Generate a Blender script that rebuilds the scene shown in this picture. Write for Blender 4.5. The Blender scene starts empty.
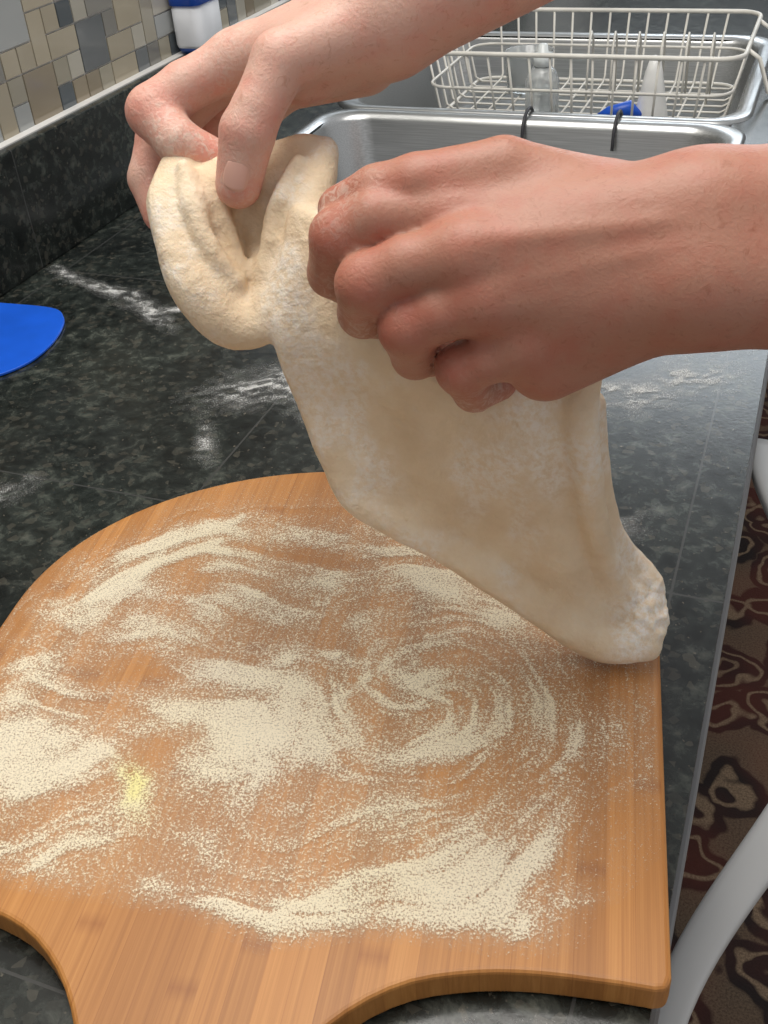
import bpy, bmesh, math, random
import numpy as np
from mathutils import Vector, Matrix
random.seed(4); np.random.seed(4)
sc=bpy.context.scene
try:
    sc.view_settings.view_transform='Standard'; sc.view_settings.look='None'
except Exception: pass
CZ=0.91   # counter top height
# ------------------------------------------------------------------ helpers
def link(o,parent=None):
    sc.collection.objects.link(o)
    if parent: o.parent=parent
    return o
def empty(name):
    e=bpy.data.objects.new(name,None); e.empty_display_size=.05; return link(e)
def mesh(name,verts,faces,mat=None,parent=None,smooth=True):
    me=bpy.data.meshes.new(name)
    me.from_pydata([tuple(map(float,v)) for v in verts],[],[tuple(map(int,f)) for f in faces]); me.update()
    if smooth: me.polygons.foreach_set('use_smooth',[True]*len(me.polygons))
    o=bpy.data.objects.new(name,me)
    if mat: me.materials.append(mat)
    return link(o,parent)
def from_bm(name,bm,mat=None,parent=None,smooth=False):
    me=bpy.data.meshes.new(name); bm.normal_update(); bm.to_mesh(me); bm.free()
    if smooth: me.polygons.foreach_set('use_smooth',[True]*len(me.polygons))
    if mat: me.materials.append(mat)
    return link(bpy.data.objects.new(name,me),parent)
def add_box(bm,x0,x1,y0,y1,z0,z1):
    vs=[bm.verts.new((x,y,z)) for z in (z0,z1) for y in (y0,y1) for x in (x0,x1)]
    for f in ((0,2,3,1),(4,5,7,6),(0,1,5,4),(2,6,7,3),(0,4,6,2),(1,3,7,5)): bm.faces.new([vs[i] for i in f])
def bevel(o,w=.003,s=3):
    m=o.modifiers.new('bevel','BEVEL'); m.width=w; m.segments=s; m.limit_method='ANGLE'
def tube_geo(pts,r,seg=10,closed=False):
    P=[Vector(p) for p in pts]; n=len(P); V=[];Fc=[]
    rs=r if isinstance(r,(list,tuple)) else [r]*n
    T=[]
    for i in range(n):
        a=P[(i-1)%n] if closed or i>0 else P[i]; b=P[(i+1)%n] if closed or i<n-1 else P[i]
        T.append((b-a).normalized())
    N=T[0].orthogonal().normalized()
    for i in range(n):
        N=(N-T[i]*N.dot(T[i])).normalized(); B=T[i].cross(N)
        for k in range(seg):
            a=2*math.pi*k/seg; V.append(P[i]+(N*math.cos(a)+B*math.sin(a))*rs[i])
    for i in range(n if closed else n-1):
        j=(i+1)%n
        for k in range(seg):
            l=(k+1)%seg; Fc.append((i*seg+k,i*seg+l,j*seg+l,j*seg+k))
    if not closed:
        Fc.append(tuple(range(seg-1,-1,-1))); Fc.append(tuple((n-1)*seg+k for k in range(seg)))
    return V,Fc
def merge(parts):
    V=[];Fc=[]
    for v,f in parts:
        o=len(V); V+=list(v); Fc+=[tuple(i+o for i in q) for q in f]
    return V,Fc
def lathe_geo(prof,cx,cy,seg=32):
    V=[];Fc=[]
    for r,z in prof:
        for k in range(seg):
            a=2*math.pi*k/seg; V.append((cx+r*math.cos(a),cy+r*math.sin(a),z))
    for i in range(len(prof)-1):
        for k in range(seg):
            l=(k+1)%seg; Fc.append((i*seg+k,i*seg+l,(i+1)*seg+l,(i+1)*seg+k))
    Fc.append(tuple(range(seg-1,-1,-1))); Fc.append(tuple((len(prof)-1)*seg+k for k in range(seg)))
    return V,Fc
def catmull(p0,p1,p2,p3,t):
    return .5*((2*p1)+(-p0+p2)*t+(2*p0-5*p1+4*p2-p3)*t*t+(-p0+3*p1-3*p2+p3)*t**3)
def resample(P,n):
    P=np.asarray(P,float); m=len(P)-1; out=[]
    for s in np.linspace(0,m,n):
        i=min(int(s),m-1); t=s-i
        a=P[i-1] if i>0 else 2*P[0]-P[1]; d=P[i+2] if i+2<=m else 2*P[m]-P[m-1]
        out.append(catmull(a,P[i],P[i+1],d,t))
    return np.array(out)
def resample_grid(G,nu,nv):
    rows=np.array([resample(r,nu) for r in G])
    return np.transpose(np.array([resample(rows[:,i],nv) for i in range(nu)]),(1,0,2))
# numpy value noise
def _h(i,j,s):
    n=(i*374761393+j*668265263+s*974634777)&0xffffffff
    n=((n^(n>>13))*1274126177)&0xffffffff
    return ((n^(n>>16))&0xffff)/65535.0
def vnoise(x,y,s=0):
    xi=np.floor(x).astype(np.int64); yi=np.floor(y).astype(np.int64); fx=x-xi; fy=y-yi
    fx=fx*fx*(3-2*fx); fy=fy*fy*(3-2*fy)
    a=_h(xi,yi,s);b=_h(xi+1,yi,s);c=_h(xi,yi+1,s);d=_h(xi+1,yi+1,s)
    return (a*(1-fx)+b*fx)*(1-fy)+(c*(1-fx)+d*fx)*fy
def fbm(x,y,o=4,s=0):
    r=0;a=.5;t=0
    for k in range(o):
        r=r+a*vnoise(x*2**k,y*2**k,s+k*17); t+=a; a*=.5
    return r/t
def sstep(a,b,x):
    t=np.clip((x-a)/(b-a),0,1); return t*t*(3-2*t)
# ------------------------------------------------------------------ SDF meshing
class Field:
    def __init__(s,lo,hi,h):
        s.lo=np.array(lo,float); s.h=h
        n=np.ceil((np.array(hi)-s.lo)/h).astype(int)+1; s.n=n
        ax=[(s.lo[i]+np.arange(n[i])*h).astype(np.float32) for i in range(3)]
        s.X,s.Y,s.Z=ax[0][:,None,None],ax[1][None,:,None],ax[2][None,None,:]
    def new(s): return np.full(tuple(s.n),1e3,np.float32)
    def cap(s,a,b,ra,rb,sq=1.0):
        a=np.array(a,float);b=np.array(b,float);d=b-a;L=float(d@d)+1e-9
        px,py,pz=s.X-a[0],s.Y-a[1],s.Z-a[2]
        t=np.clip((px*d[0]+py*d[1]+pz*d[2])/L,0,1)
        q=np.sqrt((px-t*d[0])**2+(py-t*d[1])**2+(pz-t*d[2])**2)
        return (q-(ra+(rb-ra)*t)).astype(np.float32)
    def stamp(s,f,pts,rs):
        for p,r in zip(pts,rs):
            m=r+3*s.h+2
            i0=np.maximum(((p-m-s.lo)/s.h).astype(int),0); i1=np.minimum(((p+m-s.lo)/s.h).astype(int)+1,s.n)
            if (i1<=i0).any(): continue
            sl=tuple(slice(a,b) for a,b in zip(i0,i1))
            d=np.sqrt((s.X[sl[0]]-p[0])**2+(s.Y[:,sl[1]]-p[1])**2+(s.Z[:,:,sl[2]]-p[2])**2)-r
            f[sl]=np.minimum(f[sl],d)
def smin(a,b,k):
    h=np.maximum(k-np.abs(a-b),0)/k
    return np.minimum(a,b)-h*h*k*.25
def surface_nets(f,lo,h):
    ins=f<0; nx,ny,nz=f.shape; C=(nx-1,ny-1,nz-1)
    acc=np.zeros(C+(3,),np.float32); cnt=np.zeros(C,np.float32)
    def sub(A,o): return A[o[0]:o[0]+C[0],o[1]:o[1]+C[1],o[2]:o[2]+C[2]]
    for ax in range(3):
        o1,o2=[a for a in range(3) if a!=ax]
        for p in (0,1):
            for q in (0,1):
                a=[0,0,0];a[o1]=p;a[o2]=q;b=list(a);b[ax]=1
                fa,fb=sub(f,a),sub(f,b); m=sub(ins,a)!=sub(ins,b)
                t=np.where(m,fa/np.where(m,fa-fb,1),0)
                acc[...,ax]+=np.where(m,t,0); acc[...,o1]+=np.where(m,p,0); acc[...,o2]+=np.where(m,q,0); cnt+=m
    act=cnt>0; idx=-np.ones(C,int); idx[act]=np.arange(act.sum())
    cells=np.argwhere(act); V=(cells+acc[act]/cnt[act][:,None])*h+np.array(lo)
    Fs=[]
    for ax in range(3):
        o1,o2=(ax+1)%3,(ax+2)%3
        A=np.moveaxis(ins,(ax,o1,o2),(0,1,2)); I=np.moveaxis(idx,(ax,o1,o2),(0,1,2))
        a=A[:-1,1:-1,1:-1]; b=A[1:,1:-1,1:-1]
        c0=I[:,:-1,:-1];c1=I[:,1:,:-1];c2=I[:,1:,1:];c3=I[:,:-1,1:]
        for m,rev in ((a&~b,False),(~a&b,True)):
            q=np.stack([c[m] for c in (c0,c1,c2,c3)],1)
            if rev: q=q[:,::-1]
            Fs.append(q)
    return V,np.concatenate(Fs)
def relax(V,Fq,it,lam=.5):
    e=np.concatenate([Fq[:,[0,1]],Fq[:,[1,2]],Fq[:,[2,3]],Fq[:,[3,0]]]); e=np.concatenate([e,e[:,::-1]])
    n=len(V); c=np.bincount(e[:,0],minlength=n)[:,None].clip(1)
    for _ in range(it):
        s=np.stack([np.bincount(e[:,0],weights=V[e[:,1],k],minlength=n) for k in range(3)],1)
        V=V+lam*(s/c-V)
    return V
# tilted work frame around the hands (local millimetres: x across, y up the slope, z outward)
WF=Matrix(((0.9337,-0.1616,0.3195),(0.3521,0.5756,-0.738),(-0.0647,0.8016,0.5944)))
WO=Vector((-0.1438,0.3321,0.1225+CZ))
WFn=np.array(WF); WOn=np.array(WO)
def W(V): return np.asarray(V,float)@WFn.T*.001+WOn
# ------------------------------------------------------------------ materials
def newmat(name):
    m=bpy.data.materials.new(name); m.use_nodes=True; nt=m.node_tree
    return m,nt,nt.nodes['Principled BSDF'],nt.nodes['Material Output']
def nd(nt,t,**k):
    n=nt.nodes.new(t)
    for a,b in k.items():
        if a in n.inputs: n.inputs[a].default_value=b
        else: setattr(n,a,b)
    return n
def ramp(nt,src,stops):
    r=nt.nodes.new('ShaderNodeValToRGB'); el=r.color_ramp.elements
    el[0].position,el[0].color=stops[0][0],tuple(stops[0][1])+(1,)
    el[1].position,el[1].color=stops[-1][0],tuple(stops[-1][1])+(1,)
    for p,c in stops[1:-1]:
        e=el.new(p); e.color=tuple(c)+(1,)
    nt.links.new(src,r.inputs[0]); return r.outputs[0]
def mixc(nt,f,a,b,mode='MIX'):
    m=nt.nodes.new('ShaderNodeMix'); m.data_type='RGBA'; m.blend_type=mode
    for i,v in ((0,f),(6,a),(7,b)):
        if isinstance(v,bpy.types.NodeSocket): nt.links.new(v,m.inputs[i])
        elif i==0: m.inputs[0].default_value=v
        else: m.inputs[i].default_value=tuple(v)+(1,)
    return m.outputs[2]
def mth(nt,op,a,b=None,clamp=False):
    n=nt.nodes.new('ShaderNodeMath'); n.operation=op; n.use_clamp=clamp
    for i,v in enumerate((a,b)):
        if v is None: continue
        if isinstance(v,bpy.types.NodeSocket): nt.links.new(v,n.inputs[i])
        else: n.inputs[i].default_value=v
    return n.outputs[0]
def simple(name,col,rough=.5,metal=0,**k):
    m,nt,b,o=newmat(name); b.inputs['Roughness'].default_value=rough; b.inputs['Metallic'].default_value=metal
    tc=nd(nt,'ShaderNodeTexCoord'); n=nd(nt,'ShaderNodeTexNoise',Scale=k.get('ns',30)); nt.links.new(tc.outputs['Object'],n.inputs['Vector'])
    c=ramp(nt,n.outputs[0],[(.3,[x*.88 for x in col]),(.7,[min(1,x*1.08) for x in col])])
    nt.links.new(c,b.inputs['Base Color'])
    if 'trans' in k: b.inputs['Transmission Weight'].default_value=k['trans']
    return m
def bump(nt,b,src,strength,dist,prev=None):
    bp=nd(nt,'ShaderNodeBump',Strength=strength,Distance=dist); nt.links.new(src,bp.inputs['Height'])
    if prev is not None: nt.links.new(prev.outputs[0],bp.inputs['Normal'])
    nt.links.new(bp.outputs[0],b.inputs['Normal']); return bp
def granite():
    m,nt,b,o=newmat('granite_black'); tc=nd(nt,'ShaderNodeTexCoord'); P=tc.outputs['Object']
    n1=nd(nt,'ShaderNodeTexNoise',Scale=80,Detail=6,Roughness=.72,Distortion=.4); n2=nd(nt,'ShaderNodeTexNoise',Scale=9,Detail=4,Distortion=.8)
    v=nd(nt,'ShaderNodeTexVoronoi',Scale=210); n3=nd(nt,'ShaderNodeTexNoise',Scale=330,Detail=2)
    for n in (n1,n2,v,n3): nt.links.new(P,n.inputs['Vector'])
    base=ramp(nt,n1.outputs[0],[(.38,(.006,.008,.007)),(.52,(.016,.020,.018)),(.61,(.040,.046,.040)),(.74,(.09,.094,.08))])
    zone=ramp(nt,n2.outputs[0],[(.35,(.55,.55,.55)),(.65,(1.35,1.35,1.3))])
    c=mixc(nt,1.0,base,zone,'MULTIPLY')
    sp=ramp(nt,v.outputs['Color'],[(.74,(0,0,0)),(.88,(.5,.5,.5))])
    c=mixc(nt,sp,c,(.075,.07,.055))
    sp2=ramp(nt,n3.outputs[0],[(.68,(0,0,0)),(.78,(.8,.8,.8))]); c=mixc(nt,sp2,c,(.15,.13,.10))
    sx=nd(nt,'ShaderNodeSeparateXYZ'); nt.links.new(P,sx.inputs[0])
    def joint(sock,off):
        p=mth(nt,'PINGPONG',mth(nt,'ADD',sock,off),.1525); return mth(nt,'LESS_THAN',p,.0007)
    j=mth(nt,'MAXIMUM',joint(sx.outputs[0],.335+.305*4),joint(sx.outputs[1],-.457+.305*8))
    c=mixc(nt,j,c,(.045,.046,.044)); nt.links.new(c,b.inputs['Base Color'])
    r=nd(nt,'ShaderNodeMapRange'); nt.links.new(n1.outputs[0],r.inputs[0]); r.inputs[3].default_value=.13; r.inputs[4].default_value=.30
    nt.links.new(r.outputs[0],b.inputs['Roughness'])
    bump(nt,b,n3.outputs[0],.10,.0006); return m
def steel():
    m,nt,b,o=newmat('brushed_steel'); b.inputs['Metallic'].default_value=.9; b.inputs['Roughness'].default_value=.30
    tc=nd(nt,'ShaderNodeTexCoord'); mp=nd(nt,'ShaderNodeMapping'); mp.inputs['Scale'].default_value=(8,400,400)
    n=nd(nt,'ShaderNodeTexNoise',Scale=2,Detail=3); nt.links.new(tc.outputs['Object'],mp.inputs[0]); nt.links.new(mp.outputs[0],n.inputs['Vector'])
    nt.links.new(ramp(nt,n.outputs[0],[(.3,(.40,.41,.41)),(.7,(.56,.57,.57))]),b.inputs['Base Color'])
    bump(nt,b,n.outputs[0],.1,.0005); return m
def bamboo():
    m,nt,b,o=newmat('bamboo'); tc=nd(nt,'ShaderNodeTexCoord'); P=tc.outputs['Object']
    sx=nd(nt,'ShaderNodeSeparateXYZ'); nt.links.new(P,sx.inputs[0])
    fl=mth(nt,'MULTIPLY',sx.outputs[0],1/.0115); f2=mth(nt,'FLOOR',fl)
    wn=nd(nt,'ShaderNodeTexWhiteNoise',noise_dimensions='1D'); nt.links.new(f2,wn.inputs['W'])
    mp=nd(nt,'ShaderNodeMapping'); mp.inputs['Scale'].default_value=(620,7,40)
    n=nd(nt,'ShaderNodeTexNoise',Scale=1,Detail=4,Roughness=.65,Distortion=.3); nt.links.new(P,mp.inputs[0]); nt.links.new(mp.outputs[0],n.inputs['Vector'])
    g=ramp(nt,n.outputs[0],[(.25,(.35,.140,.032)),(.5,(.44,.188,.046)),(.8,(.54,.255,.073))])
    tint=ramp(nt,wn.outputs[0],[(0,(.82,.77,.72)),(.5,(.97,.95,.93)),(1,(1.10,1.09,1.06))])
    c=mixc(nt,1.0,g,tint,'MULTIPLY')
    fr=mth(nt,'FRACT',fl)
    ed=ramp(nt,fr,[(0,(.80,.72,.66)),(.05,(1,1,1))]); c=mixc(nt,1.0,c,ed,'MULTIPLY')
    ny=mth(nt,'ADD',mth(nt,'MULTIPLY',sx.outputs[1],3.6),mth(nt,'MULTIPLY',wn.outputs[0],5.0))
    nb=mth(nt,'FRACT',ny); nbar=ramp(nt,nb,[(0,(1,1,1)),(.48,(1,1,1)),(.50,(.80,.72,.66)),(.52,(1,1,1))]); c=mixc(nt,1.0,c,nbar,'MULTIPLY')
    nt.links.new(c,b.inputs['Base Color']); b.inputs['Roughness'].default_value=.45
    bump(nt,b,n.outputs[0],.05,.0006); return m
def skin(name,c0,c1,detail=1.0):
    m,nt,b,o=newmat(name); tc=nd(nt,'ShaderNodeTexCoord'); P=tc.outputs['Object']
    at=nd(nt,'ShaderNodeAttribute',attribute_name='red'); jt=nd(nt,'ShaderNodeAttribute',attribute_name='joint')
    n=nd(nt,'ShaderNodeTexNoise',Scale=75,Detail=5,Roughness=.6); n2=nd(nt,'ShaderNodeTexNoise',Scale=240,Detail=4,Roughness=.7,Distortion=1.2); v=nd(nt,'ShaderNodeTexVoronoi',Scale=750); v2=nd(nt,'ShaderNodeTexNoise',Scale=170,Detail=3,Distortion=2.5)
    for q in (n,n2,v,v2): nt.links.new(P,q.inputs['Vector'])
    s=nd(nt,'ShaderNodeMapRange'); nt.links.new(n.outputs[0],s.inputs[0]); s.inputs[1].default_value=.3; s.inputs[2].default_value=.7; s.inputs[3].default_value=-.3; s.inputs[4].default_value=.5
    c=mixc(nt,mth(nt,'ADD',at.outputs['Fac'],s.outputs[0],True),c0,c1)
    fr=ramp(nt,n2.outputs[0],[(.56,(1,1,1)),(.72,(.82,.74,.68))]); c=mixc(nt,1.0,c,fr,'MULTIPLY')
    fd=nd(nt,'ShaderNodeAttribute',attribute_name='dust'); c=mixc(nt,mth(nt,'MULTIPLY',fd.outputs['Fac'],ramp(nt,n2.outputs[0],[(.48,(0,0,0)),(.62,(.6,.6,.6))])),c,(.78,.70,.60))
    nt.links.new(c,b.inputs['Base Color']); b.inputs['Roughness'].default_value=.5
    b.inputs['Subsurface Weight'].default_value=.18; b.inputs['Subsurface Radius'].default_value=(1,.35,.2); b.inputs['Subsurface Scale'].default_value=.005
    b1=bump(nt,b,n2.outputs[0],.34*detail,.0010); b2=bump(nt,b,v.outputs['Distance'],.18*detail,.0005,b1)
    bump(nt,b,mth(nt,'MULTIPLY',jt.outputs['Fac'],v2.outputs[0]),.6*detail,.0024,b2); return m
def dough_mat():
    m,nt,b,o=newmat('dough'); tc=nd(nt,'ShaderNodeTexCoord'); P=tc.outputs['Object']
    n=nd(nt,'ShaderNodeTexNoise',Scale=35,Detail=5,Roughness=.6); n2=nd(nt,'ShaderNodeTexNoise',Scale=300,Detail=5,Roughness=.75); n4=nd(nt,'ShaderNodeTexNoise',Scale=90,Detail=4,Roughness=.65)
    at=nd(nt,'ShaderNodeAttribute',attribute_name='floury')
    for q in (n,n2,n4): nt.links.new(P,q.inputs['Vector'])
    c=ramp(nt,n.outputs[0],[(.3,(.68,.52,.345)),(.55,(.76,.605,.42)),(.75,(.82,.69,.51))])
    f3=ramp(nt,n2.outputs[0],[(.40,(.1,.1,.1)),(.58,(1,1,1))])
    c=mixc(nt,mth(nt,'MULTIPLY',at.outputs['Fac'],f3),c,(.86,.82,.76))
    pk=ramp(nt,n4.outputs[0],[(.68,(1,1,1)),(.76,(.87,.80,.71))]); c=mixc(nt,1.0,c,pk,'MULTIPLY')
    nt.links.new(c,b.inputs['Base Color']); b.inputs['Roughness'].default_value=.75; b.inputs['Specular IOR Level'].default_value=.3
    b.inputs['Subsurface Weight'].default_value=.15; b.inputs['Subsurface Radius'].default_value=(1,.6,.35); b.inputs['Subsurface Scale'].default_value=.004
    b1=bump(nt,b,n.outputs[0],.7,.005); b2=bump(nt,b,n4.outputs[0],.6,.0024,b1); bump(nt,b,n2.outputs[0],.4,.0009,b2); return m
def flour_mat(name,col,col2,thin=.4,sc_=1000):
    m,nt,b,o=newmat(name); tc=nd(nt,'ShaderNodeTexCoord'); at=nd(nt,'ShaderNodeAttribute',attribute_name='dens'); ay=nd(nt,'ShaderNodeAttribute',attribute_name='yel')
    n=nd(nt,'ShaderNodeTexNoise',Scale=sc_,Detail=3,Roughness=.9); nt.links.new(tc.outputs['Object'],n.inputs['Vector'])
    mr=nd(nt,'ShaderNodeMapRange'); nt.links.new(n.outputs[0],mr.inputs[0]); mr.inputs[1].default_value=.3; mr.inputs[2].default_value=.7; mr.inputs[3].default_value=-.66; mr.inputs[4].default_value=.66
    a=mth(nt,'ADD',at.outputs['Fac'],mr.outputs[0])
    k=nd(nt,'ShaderNodeMapRange'); nt.links.new(a,k.inputs[0]); k.inputs[1].default_value=.42; k.inputs[2].default_value=.74
    haze=mth(nt,'MULTIPLY',at.outputs['Fac'],thin,True)
    al=mth(nt,'MULTIPLY',mth(nt,'MAXIMUM',k.outputs[0],haze),.90)
    c=mixc(nt,ay.outputs['Fac'],col,col2); nt.links.new(c,b.inputs['Base Color']); b.inputs['Roughness'].default_value=.9
    nt.links.new(al,b.inputs['Alpha']); bump(nt,b,n.outputs[0],.6,.0008); return m
M_gran=granite(); M_steel=steel(); M_bam=bamboo(); M_dough=dough_mat()
M_skinR=skin('skin_lit',(.65,.40,.315),(.67,.265,.20)); M_skinL=skin('skin_shaded',(.42,.195,.13),(.42,.125,.08),.7)  # same cook's skin: lit tone on far hand, shade painted into near hand's colour
M_nail=simple('fingernail',(.66,.38,.30),.38,ns=60)
# ------------------------------------------------------------------ room shell
bm=bmesh.new(); add_box(bm,-.9,2.4,-1.6,3.6,-.05,0); from_bm('floor',bm,simple('floor_tile',(.30,.26,.22),.45,ns=6))
bm=bmesh.new(); add_box(bm,-.80,-.696,-1.6,3.6,0,2.5); from_bm('wall_left',bm,simple('wall_paint',(.62,.60,.56),.8,ns=3))
bm=bmesh.new(); add_box(bm,-.80,2.4,3.6,3.7,0,2.5); from_bm('wall_back',bm,simple('wall_paint_back',(.26,.28,.30),.8,ns=3))
# mosaic tile backsplash
def mosaic():
    U=.0235; g=.0018; z0=CZ+.113; ny=int(3.4/U); nz=18; occ=np.zeros((ny,nz),bool); bm=bmesh.new(); col=bm.loops.layers.float_color.new('tile')
    pal=[(.40,.35,.26),(.34,.31,.24),(.46,.43,.36),(.24,.23,.205),(.10,.115,.125),(.05,.06,.07),(.27,.225,.16),(.36,.37,.36),(.15,.16,.165)]
    wts=[4,4,3,3,2.5,1.8,3,3.5,3]
    for i in range(ny):
        for j in range(nz):
            if occ[i,j]: continue
            w=h=1; r=random.random()
            if r<.22: w=h=2
            elif r<.36: w,h=1,2
            elif r<.48: w,h=2,1
            if i+w>ny or j+h>nz or occ[i:i+w,j:j+h].any(): w=h=1
            occ[i:i+w,j:j+h]=True
            y0=-.7+i*U+g/2; y1=-.7+(i+w)*U-g/2; a=z0+j*U+g/2; b=z0+(j+h)*U-g/2; c=random.choices(pal,wts)[0]; q=random.uniform(.86,1.12); c=tuple(x*q for x in c)+(1,)
            n0=len(bm.faces); add_box(bm,-.690,-.6845,y0,y1,a,b); bm.faces.ensure_lookup_table()
            for f in bm.faces[n0:]:
                for l in f.loops: l[col]=c
    m,nt,b,o=newmat('glass_tile'); at=nd(nt,'ShaderNodeAttribute',attribute_name='tile'); nt.links.new(at.outputs['Color'],b.inputs['Base Color']); b.inputs['Roughness'].default_value=.12; b.inputs['Coat Weight'].default_value=.5; b.inputs['Coat Roughness'].default_value=.05
    e=empty('mosaic_tile_backsplash'); o=from_bm('tiles',bm,m,e); 
    bm=bmesh.new(); add_box(bm,-.695,-.6865,-.7,-.7+ny*U,z0,z0+nz*U); from_bm('grout',bm,simple('grout',(.62,.61,.57),.85,ns=200),e)
mosaic()
# ------------------------------------------------------------------ counter
SX0,SX1=-.575,-.085; N0,N1=.89,1.275; F0,F1=1.315,1.70
cab=empty('kitchen_counter')
bm=bmesh.new()
for x0,x1,y0,y1 in ((-.684,SX0,-.7,2.7),(SX1,-.002,-.7,2.7),(SX0,SX1,-.7,N0),(SX0,SX1,F1,2.7)):
    add_box(bm,x0,x1,y0,y1,CZ-.04,CZ)
bmesh.ops.remove_doubles(bm,verts=bm.verts,dist=1e-5)
o=from_bm('granite_top',bm,M_gran,cab)
bm=bmesh.new(); add_box(bm,-.690,-.664,-.7,2.7,CZ,CZ+.113); o=from_bm('granite_upstand',bm,M_gran,cab); bevel(o,.002,2)
bm=bmesh.new(); add_box(bm,-.686,-.674,-.7,2.7,CZ+.113,CZ+.1142); from_bm('caulk_line',bm,simple('caulk',(.60,.59,.57),.6),cab)
bm=bmesh.new(); add_box(bm,-.684,-.03,-.7,.24,.1,CZ-.04); add_box(bm,-.684,-.03,.86,2.7,.1,.69); add_box(bm,-.05,-.03,.86,2.7,.69,CZ-.04); add_box(bm,-.684,-.09,-.7,2.7,0,.1)
from_bm('cabinet_body',bm,simple('cabinet_wood',(.30,.17,.09),.5,ns=12),cab)
# ------------------------------------------------------------------ dishwasher
dw=empty('dishwasher'); M_white=simple('appliance_white',(.50,.50,.49),.45,ns=8)
bm=bmesh.new(); add_box(bm,-.62,.0012,.245,.855,.11,CZ-.045); o=from_bm('body',bm,simple('appliance_grey',(.20,.20,.20),.35,ns=8),dw); bevel(o,.003,3)
V=[];Fc=[]; N=48; K=20
for i in range(N+1):
    t=i/N; y=.27+.55*t; off=.004+.074*math.sin(math.pi*t)**1.7; z=CZ-.125; wd=.009+.006*math.sin(math.pi*t)
    for k in range(K):
        a=2*math.pi*k/K; cx,sx_=math.cos(a),math.sin(a)
        V.append((off+wd*math.copysign(abs(cx)**.5,cx),y,z+.006*math.copysign(abs(sx_)**.5,sx_)))
for i in range(N):
    for k in range(K): Fc.append((i*K+k,(i+1)*K+k,(i+1)*K+(k+1)%K,i*K+(k+1)%K))
Fc.append(tuple(range(K))); Fc.append(tuple(N*K+k for k in range(K-1,-1,-1)))
mesh('bowed_handle',V,Fc,M_white,dw)
# ------------------------------------------------------------------ rug
def rug():
    m,nt,b,o=newmat('rug_scroll'); tc=nd(nt,'ShaderNodeTexCoord'); P=tc.outputs['Object']
    n=nd(nt,'ShaderNodeTexNoise',Scale=13,Detail=2); nt.links.new(P,n.inputs['Vector'])
    mm=nd(nt,'ShaderNodeMix',data_type='RGBA'); mm.inputs[0].default_value=.075; nt.links.new(P,mm.inputs[6]); nt.links.new(n.outputs[1],mm.inputs[7])
    v=nd(nt,'ShaderNodeTexVoronoi',Scale=10.5); v.inputs['Randomness'].default_value=.85; nt.links.new(mm.outputs[2],v.inputs['Vector'])
    r=ramp(nt,v.outputs['Distance'],[(.0,(0,0,0)),(.13,(0,0,0)),(.16,(.8,.8,.8)),(.20,(.7,.7,.7)),(.23,(0,0,0)),(.36,(0,0,0)),(.385,(.9,.9,.9)),(.42,(.9,.9,.9)),(.45,(0,0,0)),(.56,(0,0,0)),(.60,(.45,.45,.45))])
    n2=nd(nt,'ShaderNodeTexNoise',Scale=5,Detail=2); nt.links.new(P,n2.inputs['Vector'])
    n3=nd(nt,'ShaderNodeTexNoise',Scale=330,Detail=3,Roughness=.8); nt.links.new(P,n3.inputs['Vector'])
    base=ramp(nt,n2.outputs[0],[(.4,(.018,.011,.010)),(.52,(.055,.016,.012)),(.6,(.085,.022,.014))])
    wv=ramp(nt,n3.outputs[0],[(.35,(.35,.35,.35)),(.6,(1,1,1))])
    c=mixc(nt,mth(nt,'MULTIPLY',r,wv),base,(.34,.24,.15)); nt.links.new(c,b.inputs['Base Color']); b.inputs['Roughness'].default_value=.95
    bump(nt,b,n3.outputs[0],.8,.004)
    bm=bmesh.new(); add_box(bm,-.06,.75,.3,2.6,0,.012); o=from_bm('patterned_rug',bm,m); bevel(o,.004,2)
rug()
# ------------------------------------------------------------------ sink
def rrect(x0,x1,y0,y1,r,z,n=8):
    P=[]
    for cx,cy,a0 in ((x1-r,y1-r,0),(x0+r,y1-r,90),(x0+r,y0+r,180),(x1-r,y0+r,270)):
        for k in range(n+1):
            a=math.radians(a0+90*k/n); P.append((cx+r*math.cos(a),cy+r*math.sin(a),z))
    return P
sink=empty('kitchen_sink')
def basin(name,y0,y1,dep):
    L=[]; x0,x1=SX0,SX1
    for off,z,r in ((.020,-.004,.045),(.020,.001,.045),(.016,.0035,.045),(.008,.0035,.045),(.002,.001,.05),(-.002,-.006,.05),(-.006,-dep+.03,.055),(-.012,-dep+.010,.055),(-.03,-dep,.05),(-.12,-dep-.003,.03)):
        L.append(rrect(x0-off,x1+off,y0-off,y1+off,max(r,.01),CZ+z))
    n=len(L[0]); V=[p for l in L for p in l]; Fc=[]
    for i in range(len(L)-1):
        for k in range(n): Fc.append((i*n+k,i*n+(k+1)%n,(i+1)*n+(k+1)%n,(i+1)*n+k))
    Fc.append(tuple((len(L)-1)*n+k for k in range(n)))
    mesh(name,V,[f[::-1] for f in Fc],M_steel,sink)
basin('near_basin',N0,N1,.19); basin('far_basin',F0,F1,.19)
M_dark=simple('dark_rubber',(.03,.03,.035),.5)
for k,yc in enumerate(((N0+N1)/2,(F0+F1)/2)):
    v,f=lathe_geo([(.045,CZ-.1925),(.045,CZ-.189),(.036,CZ-.188),(.03,CZ-.191),(.005,CZ-.191)],-.33,yc); mesh('drain_%d'%(k+1),v,f,M_steel,sink)
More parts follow.
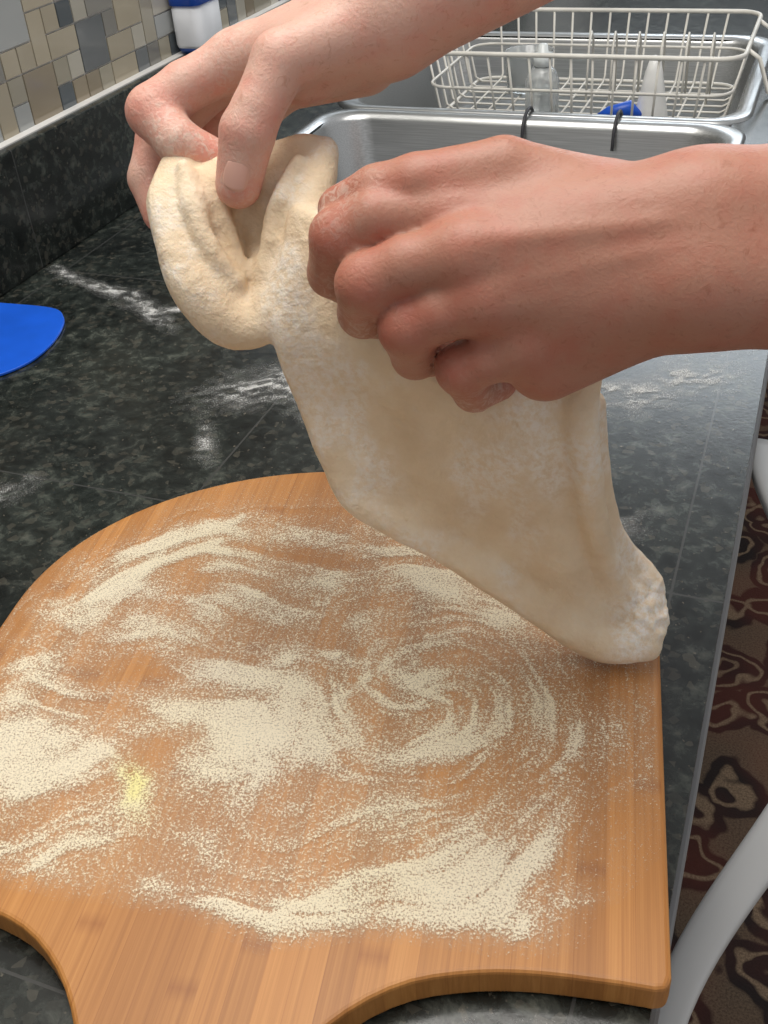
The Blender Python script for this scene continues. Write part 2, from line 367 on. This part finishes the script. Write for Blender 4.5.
# ------------------------------------------------------------------ dish rack
M_wire=simple('white_coated_wire',(.72,.70,.64),.4)
rk=empty('dish_rack'); parts=[]; rx0,rx1,ry0,ry1=-.495,-.085,1.365,1.62; zt,zb=CZ+.055,CZ-.035
def loop(x0,x1,y0,y1,z,r,w,parts): v,f=tube_geo(rrect(x0,x1,y0,y1,r,z,5),w,8,True); parts.append((v,f))
loop(rx0,rx1,ry0,ry1,zt,.03,.0030,parts); loop(rx0+.01,rx1-.01,ry0+.01,ry1-.01,(zt+zb)/2,.03,.002,parts); loop(rx0+.02,rx1-.02,ry0+.02,ry1-.02,zb,.03,.0026,parts)
nx=13
for i in range(nx):
    t=(i+.5)/nx; xt=rx0+.03+(rx1-rx0-.06)*t; xb=rx0+.04+(rx1-rx0-.08)*t
    parts.append(tube_geo([(xt,ry0,zt),(xb,ry0+.018,zb+.006),(xb,ry0+.028,zb),(xb,ry1-.028,zb),(xb,ry1-.018,zb+.006),(xt,ry1,zt)],.0016,7))
for i in range(7):
    t=(i+.5)/7; y=ry0+.03+(ry1-ry0-.06)*t
    parts.append(tube_geo([(rx0,y,zt),(rx0+.018,y,zb+.006),(rx0+.028,y,zb),(rx1-.028,y,zb),(rx1-.018,y,zb+.006),(rx1,y,zt)],.0016,7))
for y in (ry0+.05,ry1-.05):
    parts.append(tube_geo([(rx0,y,zt),(rx0-.05,y,zt-.01),(rx0-.085,y,CZ+.006),(rx0-.10,y,CZ+.004)],.0026,8))
    parts.append(tube_geo([(rx1,y,zt),(rx1+.015,y,zt-.01),(rx1+.03,y,CZ+.006),(rx1+.045,y,CZ+.004)],.0026,8))
v,f=merge(parts); mesh('wire_basket',v,f,M_wire,rk)
parts=[]
for i in range(6):
    x=rx0+.20+i*.032; parts.append(tube_geo([(x,ry0+.13,zb),(x,ry0+.135,zb+.07),(x,ry0+.15,zb+.085),(x,ry0+.165,zb+.07),(x,ry0+.17,zb)],.0016,7))
v,f=merge(parts); mesh('plate_dividers',v,f,M_wire,rk)
for k,x in enumerate((-.325,-.215)):
    v,f=tube_geo(resample([(x,1.335,CZ-.025),(x,1.322,CZ-.005),(x,1.305,CZ+.009),(x,1.285,CZ+.009),(x,1.268,CZ-.002),(x,1.262,CZ-.025)],20),.0020,10); mesh('divider_hook_%d'%(k+1),v,f,M_dark,rk)
M_clear=simple('clear_plastic',(.85,.88,.88),.12,trans=.7)
b1=empty('spray_bottle'); v,f=lathe_geo([(.018,zb+.003),(.022,zb+.006),(.022,zb+.05),(.017,zb+.062),(.010,zb+.068)],-.335,1.405); mesh('body',v,f,M_clear,b1)
v,f=lathe_geo([(.0105,zb+.068),(.0125,zb+.069),(.0125,zb+.083),(.007,zb+.085),(.006,zb+.094),(.002,zb+.095)],-.335,1.405); mesh('cap',v,f,simple('clear_cap',(.7,.74,.74),.25),b1)
v,f=lathe_geo([(.022,zb+.003),(.0215,zb+.006),(.011,zb+.06),(.006,zb+.078),(.001,zb+.080)],-.195,1.42); mesh('white_funnel',v,f,simple('white_plastic',(.8,.8,.78),.35))
M_blue=simple('blue_plastic',(.008,.10,.62),.32)
v,f=tube_geo([(-.26,1.40,zb+.006),(-.245,1.402,zb+.012),(-.22,1.404,zb+.018),(-.205,1.404,zb+.01)],[.005,.009,.011,.004],12); mesh('measuring_spoon',v,f,M_blue)
v,f=lathe_geo([(.026,zb+.003),(.030,zb+.005),(.034,zb+.052),(.0355,zb+.056),(.033,zb+.055),(.028,zb+.009),(.004,zb+.008)],-.385,1.53); mesh('drinking_glass',v,f,M_clear)
# ------------------------------------------------------------------ soap dispenser on the ledge
sd=empty('soap_dispenser')
def rbox(name,x0,x1,y0,y1,r,zs,mat,par):
    L=[rrect(x0-o,x1+o,y0-o,y1+o,r,z,5) for z,o in zs]; n=len(L[0]); V=[p for l in L for p in l]; Fc=[]
    for i in range(len(L)-1):
        for k in range(n): Fc.append((i*n+k,i*n+(k+1)%n,(i+1)*n+(k+1)%n,(i+1)*n+k))
    Fc.append(tuple(range(n-1,-1,-1))); Fc.append(tuple((len(L)-1)*n+k for k in range(n)))
    return mesh(name,V,Fc,mat,par)
zz=CZ+.115
rbox('base',-.681,-.646,1.09,1.145,.010,[(zz,-.002),(zz+.006,0)],simple('navy_plastic',(.02,.05,.2),.4),sd)
rbox('body',-.681,-.646,1.09,1.145,.010,[(zz+.006,0),(zz+.009,.001),(zz+.046,.001),(zz+.050,-.001)],simple('dispenser_white',(.8,.82,.85),.35),sd)
rbox('cap',-.681,-.646,1.09,1.145,.010,[(zz+.050,.002),(zz+.080,.002),(zz+.085,-.003)],M_blue,sd)
# ------------------------------------------------------------------ blue scraper
sp=resample([(-.655,.683),(-.60,.685),(-.578,.672),(-.565,.65),(-.557,.62),(-.558,.59),(-.572,.565),(-.60,.545),(-.655,.54)],50)
bm=bmesh.new(); vs=[bm.verts.new((x,y,CZ+.0005)) for x,y in sp]; fc=bm.faces.new(vs); r=bmesh.ops.extrude_face_region(bm,geom=[fc]); bmesh.ops.translate(bm,verts=[g for g in r['geom'] if isinstance(g,bmesh.types.BMVert)],vec=(0,0,.0022)); bmesh.ops.recalc_face_normals(bm,faces=bm.faces)
o=from_bm('dough_scraper',bm,M_blue); bevel(o,.0006,2)
# ------------------------------------------------------------------ pizza peel
PT=.0156
def peelM():
    u=Vector((-.178,.984,0)).normalized(); p=Vector((u.y,-u.x,0))
    M=Matrix(((p.x,u.x,0,0),(p.y,u.y,0,0),(0,0,1,CZ+.0004),(0,0,0,1)))
    return M@Matrix.Translation((-.131,0,0))
PM=peelM()
def peel():
    half=[]
    half+= [(0.0,.535)]
    for k in range(1,25):
        a=math.radians(90-90*k/24); half.append((.174*math.cos(a),.39+.145*math.sin(a)))
    half+=[(.174,.30),(.174,.220),(.1725,.2155),(.168,.2145)]
    half+=[tuple(q) for q in resample([(.155,.215),(.125,.2145),(.10,.211),(.075,.2025),(.053,.185),(.036,.160),(.024,.130),(.019,.10),(.019,.06),(.021,.035),(.016,.018),(.0,.010)],36)]
    full=half+[(-x,y) for x,y in half[-2:0:-1]]
    bm=bmesh.new(); vs=[bm.verts.new((x,y,0)) for x,y in full]; fc=bm.faces.new(vs)
    r=bmesh.ops.extrude_face_region(bm,geom=[fc]); bmesh.ops.translate(bm,verts=[g for g in r['geom'] if isinstance(g,bmesh.types.BMVert)],vec=(0,0,PT)); bmesh.ops.recalc_face_normals(bm,faces=bm.faces)
    o=from_bm('pizza_peel',bm,M_bam); o.matrix_world=PM; bevel(o,.0022,3)
peel()
# ------------------------------------------------------------------ flour on the peel
def flour_grid(name,x0,x1,y0,y1,step,fn,z,mat,Mx=None,hgt=.001,parent=None):
    xs=np.arange(x0,x1,step); ys=np.arange(y0,y1,step); Xg,Yg=np.meshgrid(xs,ys,indexing='ij')
    D,Yl=fn(Xg,Yg); nx,ny=Xg.shape
    Zg=z+np.clip(D-.3,0,1.0)*hgt
    I=np.arange(nx*ny).reshape(nx,ny); ok=(D[:-1,:-1]>.03)|(D[1:,1:]>.03)
    Q=np.stack([I[:-1,:-1],I[1:,:-1],I[1:,1:],I[:-1,1:]],-1)[ok]
    used=np.unique(Q); rm=-np.ones(nx*ny,int); rm[used]=np.arange(len(used))
    V=np.stack([Xg.ravel(),Yg.ravel(),Zg.ravel()],1)[used]
    o=mesh(name,V,rm[Q],mat,parent)
    for nme,arr in (('dens',D),('yel',Yl)):
        a=o.data.attributes.new(nme,'FLOAT','POINT'); a.data.foreach_set('value',arr.ravel()[used].astype(np.float32))
    if Mx is not None: o.matrix_world=Mx
    return o
def peel_flour(x,y):
    cx,cy=.050,.348
    wx=(fbm(x*12,y*12,3,1)-.5)*.06; wy=(fbm(x*12,y*12,3,9)-.5)*.06
    X=x+wx;Y=y+wy
    r=np.hypot(X-cx,Y-cy); th=np.arctan2(Y-cy,X-cx)
    e=np.hypot((X-.004)/.176,(Y-.352)/.160); e=e+(fbm(x*26,y*26,4,5)-.5)*.36
    m=1-sstep(.80,1.10,e)
    q=r*125+th*1.4+2.5*fbm(x*18,y*18,2,19)
    st=fbm(q,np.cos(th)*1.9+3,5,21)*.55+fbm(q*2.3+4,np.sin(th)*2.6+7,4,33)*.45
    lin=fbm((X*.75+Y*.66)*14+5,(Y*.75-X*.66)*105,5,44)
    lin2=fbm((X*.97-Y*.25)*16+5,(Y*.97+X*.25)*95,5,46)
    wsel=sstep(.40,.60,fbm(x*9+2,y*9,2,48)); lin=lin*wsel+lin2*(1-wsel)
    wl=sstep(.05,-.05,x+.05*(fbm(x*15,y*15,2,49)-.5)*2)
    sraw=st*(1-wl)+lin*wl
    s=sstep(.36,.68,sraw)
    broad=fbm(x*24+3,y*24+8,4,61)
    d=m*(.375+.36*s*(.45+.85*sstep(.32,.66,broad))+.26*(broad-.47)+.25*(sraw-.5))
    for px,py,sx,sy,amp in ((-.07,.42,.030,.018,.22),(-.035,.375,.020,.012,.16),(.07,.30,.02,.012,.16),(-.02,.44,.02,.010,.18),(-.09,.335,.022,.012,.20),(.115,.31,.012,.03,.10),(-.055,.30,.016,.010,.14),(-.10,.245,.04,.012,.14),(.03,.395,.016,.010,.14),(.02,.265,.02,.008,.12)):
        d=d-amp*np.exp(-((X-px)/sx)**2-((Y-py)/sy)**2)*m
    ring=np.exp(-((e-.86)/.07)**2)*sstep(.38,.62,fbm(th*3+9,r*30,3,71)); d=d+.16*ring
    for px,py,sx,sy,a,amp in ((-.01,.355,.045,.006,.3,.26),(-.095,.39,.035,.005,-.15,.32),(-.045,.475,.03,.005,-.4,.34),(-.10,.42,.005,.03,-.3,.28),(-.07,.252,.016,.004,-.6,.34),(.09,.245,.035,.005,.4,.30),(.135,.232,.018,.006,.5,.34),(.03,.235,.05,.0035,.35,.26),(-.02,.30,.008,.035,.2,.22),(.128,.30,.004,.05,-.2,.28),(.02,.345,.05,.004,.9,.22),(.05,.43,.04,.004,-.5,.25),(-.075,.452,.012,.006,.4,.38)):
        c,s_=math.cos(a),math.sin(a); u=(X-px)*c+(Y-py)*s_; v=-(X-px)*s_+(Y-py)*c
        d=d+amp*np.exp(-(u/sx)**2-(v/sy)**2)*(.2+1.4*sstep(.35,.65,fbm(x*80,y*80,4,81)))
    xr,yr=x+.060+.006*(fbm(x*120,y*120,3,88)-.5)*2,y-.276
    pile=np.exp(-((xr+.45*yr)/.0065)**2-(yr/.013)**2); d=d+.6*pile*(.4+1.1*fbm(x*190,y*190,3,85))
    d=d+np.exp(-(np.maximum(e-1,0)/.15)**2)*.17*(e>1)
    d=np.minimum(d,.80+.25*(d-.80))
    d=d*sstep(.2155,.232,y+.30*np.maximum(.04-np.abs(x-.02),0))
    ok=(np.abs(x)<.1715)&(y<.39+.143*np.sqrt(np.clip(1-(x/.172)**2,0,1)))
    d=np.where(ok,d,0)
    yl=.95*pile*(.5+fbm(x*150,y*150,2,86))+.16*fbm(x*20,y*20,2,91)
    return d,np.clip(yl,0,1)
M_fl=flour_mat('semolina_flour',(.86,.77,.595),(.88,.81,.38),.40,950)
flour_grid('semolina_flour',-.173,.173,.19,.54,.0009,peel_flour,PT+.0008,M_fl,PM,.0007)
strokes=[(-.64,.757,.05,.005,-.4,.42),(-.565,.727,.045,.008,-.25,.5),(-.475,.712,.05,.006,.1,.5),(-.50,.695,.03,.008,-.6,.4),(-.35,.604,.04,.02,.5,.5),(-.33,.63,.04,.014,.1,.4),(-.3615,.53,.006,.024,.5,.35),(-.099,.66,.03,.02,.3,.55),(-.05,.70,.03,.02,.6,.4),(-.30,.60,.02,.02,.6,.4),(-.62,.62,.02,.01,.6,.2),(-.05,.78,.04,.03,.6,.3),(-.08,.50,.03,.015,.9,.25),(-.04,.17,.03,.02,.2,.35),(-.46,.44,.02,.01,1.2,.25)]
def smear(x,y):
    wx=(fbm(x*30,y*30,3,1)-.5)*.016; wy=(fbm(x*30,y*30,3,9)-.5)*.016; d=0*x
    for px,py,sx,sy,a,amp in strokes:
        c,s_=math.cos(a),math.sin(a); u=(x+wx-px)*c+(y+wy-py)*s_; v=-(x+wx-px)*s_+(y+wy-py)*c
        d=d+1.15*amp*np.exp(-(u/sx)**2-(v/sy)**2)*(.2+1.15*sstep(.35,.65,fbm(u*110+9,v*200,4,int(abs(px)*1000))))
    return d,0*x
M_fl2=flour_mat('white_flour',(.66,.66,.64),(.8,.8,.7),.45,1150)
flour_grid('flour_smear',-.66,-.005,.10,.86,.0018,smear,CZ+.0006,M_fl2,None,.0003)
# ------------------------------------------------------------------ hands
def attrs(o,V,spots,rad,joints,dust):
    def f(sp,rad):
        r=np.zeros(len(V))
        for p,s in sp: r=np.maximum(r,s*np.exp(-(np.linalg.norm(V-np.array(p),axis=1)/rad)**2))
        return r
    for n,v in (('red',f(spots,rad)),('joint',f(joints,11)),('dust',f(dust,20))):
        a=o.data.attributes.new(n,'FLOAT','POINT'); a.data.foreach_set('value',v.astype(np.float32))
def nail(name,c,r,axis,dors,w,l,R,par):
    c,axis,dors=map(lambda q:np.array(q,float),(c,axis,dors)); axis/=np.linalg.norm(axis); dors-=axis*(dors@axis); dors/=np.linalg.norm(dors); side=np.cross(axis,dors)
    c=c+dors*r
    V=[];Fc=[];n=16
    for i in range(n+1):
        for j in range(n+1):
            a,b=2*i/n-1,2*j/n-1
            x=a*math.sqrt(1-b*b*.36); y=b*math.sqrt(1-a*a*.42)
            ph=x*w/2/R; edge=max(abs(a),abs(b)); drop=.9 if edge>.99 else 0
            V.append(c+axis*(y*l/2)+side*R*math.sin(ph)+dors*(R*math.cos(ph)-R-drop-.5*y*y))
    for i in range(n):
        for j in range(n): Fc.append((i*(n+1)+j,(i+1)*(n+1)+j,(i+1)*(n+1)+j+1,i*(n+1)+j+1))
    mesh(name,W(V),Fc,M_nail,par)
def hand(name,lo,hi,palm,fingers,mat,spots,joints,dust,par,h=1.5,kp=9,kf=6,kk=1.2,ridges=()):
    Fd=Field(lo,hi,h); P=None
    for a,b,ra,rb in palm:
        c=Fd.cap(a,b,ra,rb); P=c if P is None else smin(P,c,kp)
    for a,b,ra,rb in ridges: P=smin(P,Fd.cap(a,b,ra,rb),3)
    FF=None
    for ch in fingers:
        f=None
        for (a,ra),(b,rb) in zip(ch[:-1],ch[1:]):
            c=Fd.cap(a,b,ra,rb); f=c if f is None else smin(f,c,2.2)
        FF=f if FF is None else smin(FF,f,kk)
    D=smin(P,FF,kf)
    V,Q=surface_nets(D,Fd.lo,h); V=relax(V,Q,2,.5)
    o=mesh(name,W(V),Q,mat,par); attrs(o,V,spots,13,joints,dust); return o
person=empty('cook')
# near (left) hand, back of hand toward the viewer, fingers closed over the dough edge
LI=[((24,107,72),11.5),((-3,106,71),10.4),((-16,101,64),11.4),((-20,92,46),9.4),((-12,90,28),8.6)]
LM=[((29,90,83),12),((8,87,78),10.6),((-6,82,72),11.6),((-8,76,50),9.6),((2,78,28),8.8)]
LR=[((36,75,79),11.5),((20,71,75),10.2),((9,67,69),11.2),((12,60,48),9.2),((22,63,30),8.4)]
LP=[((50,61,70),10.5),((38,56,67),9.0),((29,53,61),9.9),((35,47,43),8.2),((46,52,30),7.6)]
LT=[((78,112,72),14),((43,122,74),12),((12,118,72),10.8),((-2,116,66),10.8),((-16,113,58),9)]
palmL=[((110,103,85),(24,107,72),20,11.5),((110,99,86),(29,90,82),21,12.5),((110,84,86),(36,75,78),21,12),((110,79,85),(50,62,70),20,11),
       ((100,76,70),(60,56,60),17,15),((88,108,66),(46,116,62),17,14),((90,92,70),(45,84,60),18,14),
       ((110,102,85),(230,104,98),22.5,29),((110,80,85),(230,80,98),22.5,29),((230,104,98),(330,98,112),29,36),((230,80,98),(330,80,112),29,36),((330,90,112),(400,120,60),40,44)]
ridL=[((100,96,104),(32,92,92),2.6,3.0),((100,88,104),(39,78,88),2.4,2.8),((98,104,100),(27,108,81),2.2,2.8),((120,90,106),(70,70,92),1.6,1.6),((110,74,100),(54,64,80),2.0,2.4)]
lo=(-40,15,0);hi=(450,170,165)
ch5=(LI,LM,LR,LP)
spL=[(q[0],.9) for ch in ch5 for q in (ch[2],ch[4])]+[(ch[0][0],.6) for ch in ch5]+[(LT[2][0],.6),(LT[4][0],.8)]
jL=[(ch[2][0],1) for ch in ch5]+[(ch[3][0],.8) for ch in ch5]+[(ch[0][0],.6) for ch in ch5]+[(LT[3][0],1)]
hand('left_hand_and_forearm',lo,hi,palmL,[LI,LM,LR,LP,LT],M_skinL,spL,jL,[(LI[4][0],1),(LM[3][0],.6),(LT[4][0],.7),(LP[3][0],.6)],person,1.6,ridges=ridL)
# far (right) hand, thumb in front pinching the dough, fingers curled behind
RI=[((-64,198,-10),11.8),((-87,186,-9),10.6),((-101,175,-9),11.6),((-89,160,-4),9.8),((-74,154,-8),8.8)]
RM=[((-60,207,-25),12),((-87,190,-32),11),((-103,174,-36),11.4),((-109,155,-38),9.8),((-103,138,-36),8.8)]
RR=[((-50,211,-42),11.5),((-76,196,-52),10.6),((-91,181,-56),11),((-96,161,-58),9.4),((-88,145,-56),8.4)]
RP=[((-40,209,-55),10.5),((-58,199,-66),9.4),((-71,189,-70),9.8),((-76,172,-71),8.3),((-69,159,-67),7.6)]
RT=[((-14,196,18),14),((-42,184,22),12),((-52,164,21),10.4),((-56,156,19),11.4),((-61,137,10),9.8)]
palmR=[((4,204,15),(-64,198,-10),18,12.5),((3,208,12),(-60,207,-25),19,13),((0,216,8),(-50,211,-42),19,12.5),((-1,222,4),(-40,209,-55),18,11.5),
       ((-6,201,8),(-35,189,4),19,15.5),((-10,205,-20),(-42,200,-30),18,15),
       ((4,204,15),(100,240,55),21,25),((-1,222,13),(95,262,53),21,25),((100,240,55),(200,266,110),25,32),((95,262,53),(200,288,108),25,32),((200,274,108),(300,335,60),36,42)]
ch6=(RI,RM,RR,RP)
spR=[(q[0],.9) for ch in ch6 for q in (ch[2],ch[4])]+[(RI[0][0],.5),(RT[3][0],.6),(RT[4][0],.9)]
jR=[(ch[2][0],1) for ch in ch6]+[(ch[3][0],.7) for ch in ch6]+[(RI[0][0],.5),(RT[3][0],1),(RT[1][0],.5)]
hand('right_hand_and_forearm',(-130,115,-90),(350,390,155),palmR,[RI,RM,RR,RP,RT],M_skinR,spR,jR,[(RI[3][0],.9),(RI[4][0],1),(RT[4][0],.5),(RI[0][0],.8)],person,1.6)
nail('right_thumb_nail',(-60,141.5,12.2),10.7,(-5,-19,-9),(.05,0,1),11.5,13,9.5,person)
# ------------------------------------------------------------------ dough
S=[[(-35,123,15),(-10,110,25),(18,97,30),(46,77,30),(68,65,30),(83,55,25)],
[(-42,77,5),(-16,73,15),(13,64,20),(41,52,20),(66,45,22),(83,41,14)],
[(-33,50,-15),(-6,47,-10),(20,38,-5),(45,27,0),(72,20,4),(93,14,-12)],
[(-23,26,-30),(3,20,-28),(28,11,-25),(55,0,-25),(81,-11,-24),(103,-8,-42)],
[(-15,9,-40),(12,-5,-45),(39,-17,-50),(68,-34,-55),(101,-53,-60),(125,-33,-68)],
[(-9,3,-40),(19,-11,-47),(48,-25,-53),(78,-47,-58),(107,-64,-58),(128,-66,-58)]]
Lp=[[(-90,150,-5),(-74,154,-8),(-55,156,-8),(-37,159,-4),(-25,157,0)],
[(-94,130,5),(-77,136,2),(-58,137,-8),(-42,136,0),(-27,137,8)],
[(-88,108,10),(-72,115,-2),(-57,116,-12),(-43,116,0),(-30,113,17)],
[(-78,87,10),(-67,94,2),(-57,97,-5),(-45,99,5),(-31,98,17)],
[(-69,77,0),(-62,75,0),(-52,76,2),(-42,81,5),(-34,88,10)]]
def dough():
    Fd=Field((-115,-90,-100),(152,175,52),1.4); f=Fd.new()
    G=resample_grid(np.array(S,float),95,90)
    u=np.linspace(0,1,95)[None,:]; v=np.linspace(0,1,90)[:,None]
    G[...,2]+=2.8*np.sin(u*19+v*4)*np.exp(-v*2.0)+3.8*(fbm(u*7+0*v,v*2.5+0*u,3,3)-.5)*2+2.8*(fbm(u*16+0*v,v*5+0*u,3,13)-.5)*2*(1-.5*v)
    R=4.2+1.2*sstep(.7,1,v)+0*u
    Fd.stamp(f,G.reshape(-1,3),R.reshape(-1))
    G2=resample_grid(np.array(Lp,float),60,60)
    uu=np.linspace(0,1,60)[None,:]; vv=np.linspace(0,1,60)[:,None]
    G2[...,2]+=3.0*np.sin(uu*19+vv*5+2*np.sin(vv*5))*np.exp(-((vv-.4)/.45)**2)*np.sin(np.pi*uu)**.5+3.5*(fbm(uu*6+0*vv,vv*4+0*uu,3,77)-.5)*2
    Fd.stamp(f,G2.reshape(-1,3),np.full(60*60,4.6))
    f2=Fd.new()
    def tb(P,r,n=70,wob=0,seed=1):
        Q=resample(P,n); rr=resample([[a,0,0] for a in r],n)[:,0]
        t=np.linspace(0,n/9.0,n); rr=rr*(1+wob*(fbm(t,t*0+.3,3,seed)-.5)*2); Q=Q+(np.stack([fbm(t,t*0,3,seed+5),fbm(t,t*0,3,seed+6),fbm(t,t*0,3,seed+7)],1)-.5)*wob*14
        Fd.stamp(f2,Q,rr)
    tb([(-90,148,-5),(-92,130,0),(-86,108,5),(-77,91,5),(-67,82,1),(-56,81,0),(-46,87,3),(-38,95,7),(-33,110,10),(-31,125,9),(-28,140,3),(-26,153,-2)],[6.5,8.5,9.5,10,10,9.5,9,8.5,8,7.5,6.5,6],120,.20,3)
    tb([(-84,146,6),(-81,128,11),(-72,110,11),(-62,98,6)],[3,4.5,4.5,3],50,.2,8)
    tb([(-36,148,8),(-43,132,9),(-48,116,6),(-50,102,4)],[3,4,4.2,3],50,.2,11)
    tb([(-70,140,4),(-66,122,3),(-60,104,1)],[2.5,3.2,2.5],40,.2,15)
    tb([(-40,100,8),(-41,77,5),(-33,52,-14),(-24,28,-29),(-14,9,-40),(6,-4,-45),(30,-16,-51),(56,-32,-56),(82,-49,-58),(106,-62,-60),(124,-62,-60)],[6,5.5,6,6.5,7.5,8.5,9,9.5,10,10.5,10],160,.12,21)
    tb([(80,54,26),(80,40,24),(86,15,6),(95,-8,-20),(108,-30,-48),(120,-46,-60)],[6,6.5,6.5,6.5,7,8],90,.1,31)
    tb([(86,45,14),(92,18,-10),(102,-4,-36),(116,-22,-58),(127,-34,-64),(130,-50,-62),(124,-60,-60)],[6,7,7,8,9,9,9],90,.12,37)
    tb([(118,-40,-62),(126,-52,-60),(118,-61,-60)],[10,10,10],20,.1,41)
    tb([(-20,112,20),(10,98,28),(40,78,30),(75,58,26)],[7,7,8,8],60,.1,51)
    f=smin(f,f2,6)
    V,Q=surface_nets(f,Fd.lo,Fd.h); V=relax(V,Q,5,.5)
    k=np.exp(-(np.linalg.norm(V-np.array((127,-46,-58)),axis=1)/16)**2)
    V=V+k[:,None]*(np.stack([fbm(V[:,1]*.22,V[:,2]*.22+V[:,0]*.2,3,61),fbm(V[:,0]*.22,V[:,2]*.22+V[:,1]*.2,3,62),fbm(V[:,0]*.22,V[:,1]*.22,3,63)],1)-.5)*7
    Wv=W(V); Wv[:,2]=np.maximum(Wv[:,2],CZ+PT+.0022)
    o=mesh('pizza_dough',Wv,Q,M_dough)
    fl=k*1.4+.6*sstep(.42,.72,fbm(V[:,0]*.05+9,V[:,1]*.05+9,3,5))
    a=o.data.attributes.new('floury','FLOAT','POINT'); a.data.foreach_set('value',np.clip(fl,0,1).astype(np.float32))
dough()
# ------------------------------------------------------------------ light
w=bpy.data.worlds.new('kitchen_ambient'); sc.world=w; w.use_nodes=True; bg=w.node_tree.nodes['Background']; bg.inputs[0].default_value=(.98,.98,1,1); bg.inputs[1].default_value=.48
def area(name,loc,tgt,sx,sy,e,col):
    l=bpy.data.lights.new(name,'AREA'); l.shape='RECTANGLE'; l.size=sx; l.size_y=sy; l.energy=e; l.color=col
    o=bpy.data.objects.new(name,l); o.location=loc; o.rotation_euler=(Vector(tgt)-Vector(loc)).to_track_quat('-Z','Y').to_euler(); link(o)
area('ceiling_light',(-.40,.50,2.45),(-.2,.4,.9),1.3,.9,29,(1,.96,.90))
area('window_light',(-.10,3.3,2.0),(-.2,.8,.9),1.1,.8,14,(.85,.93,1))
# ------------------------------------------------------------------ camera
cam=bpy.data.objects.new('camera',bpy.data.cameras.new('camera')); link(cam)
M=WF.to_4x4(); M.translation=(0,0,.39+CZ); cam.matrix_world=M
cam.data.sensor_fit='VERTICAL'; cam.data.sensor_height=24; cam.data.lens=24*1050/1024; cam.data.clip_start=.01
sc.camera=cam
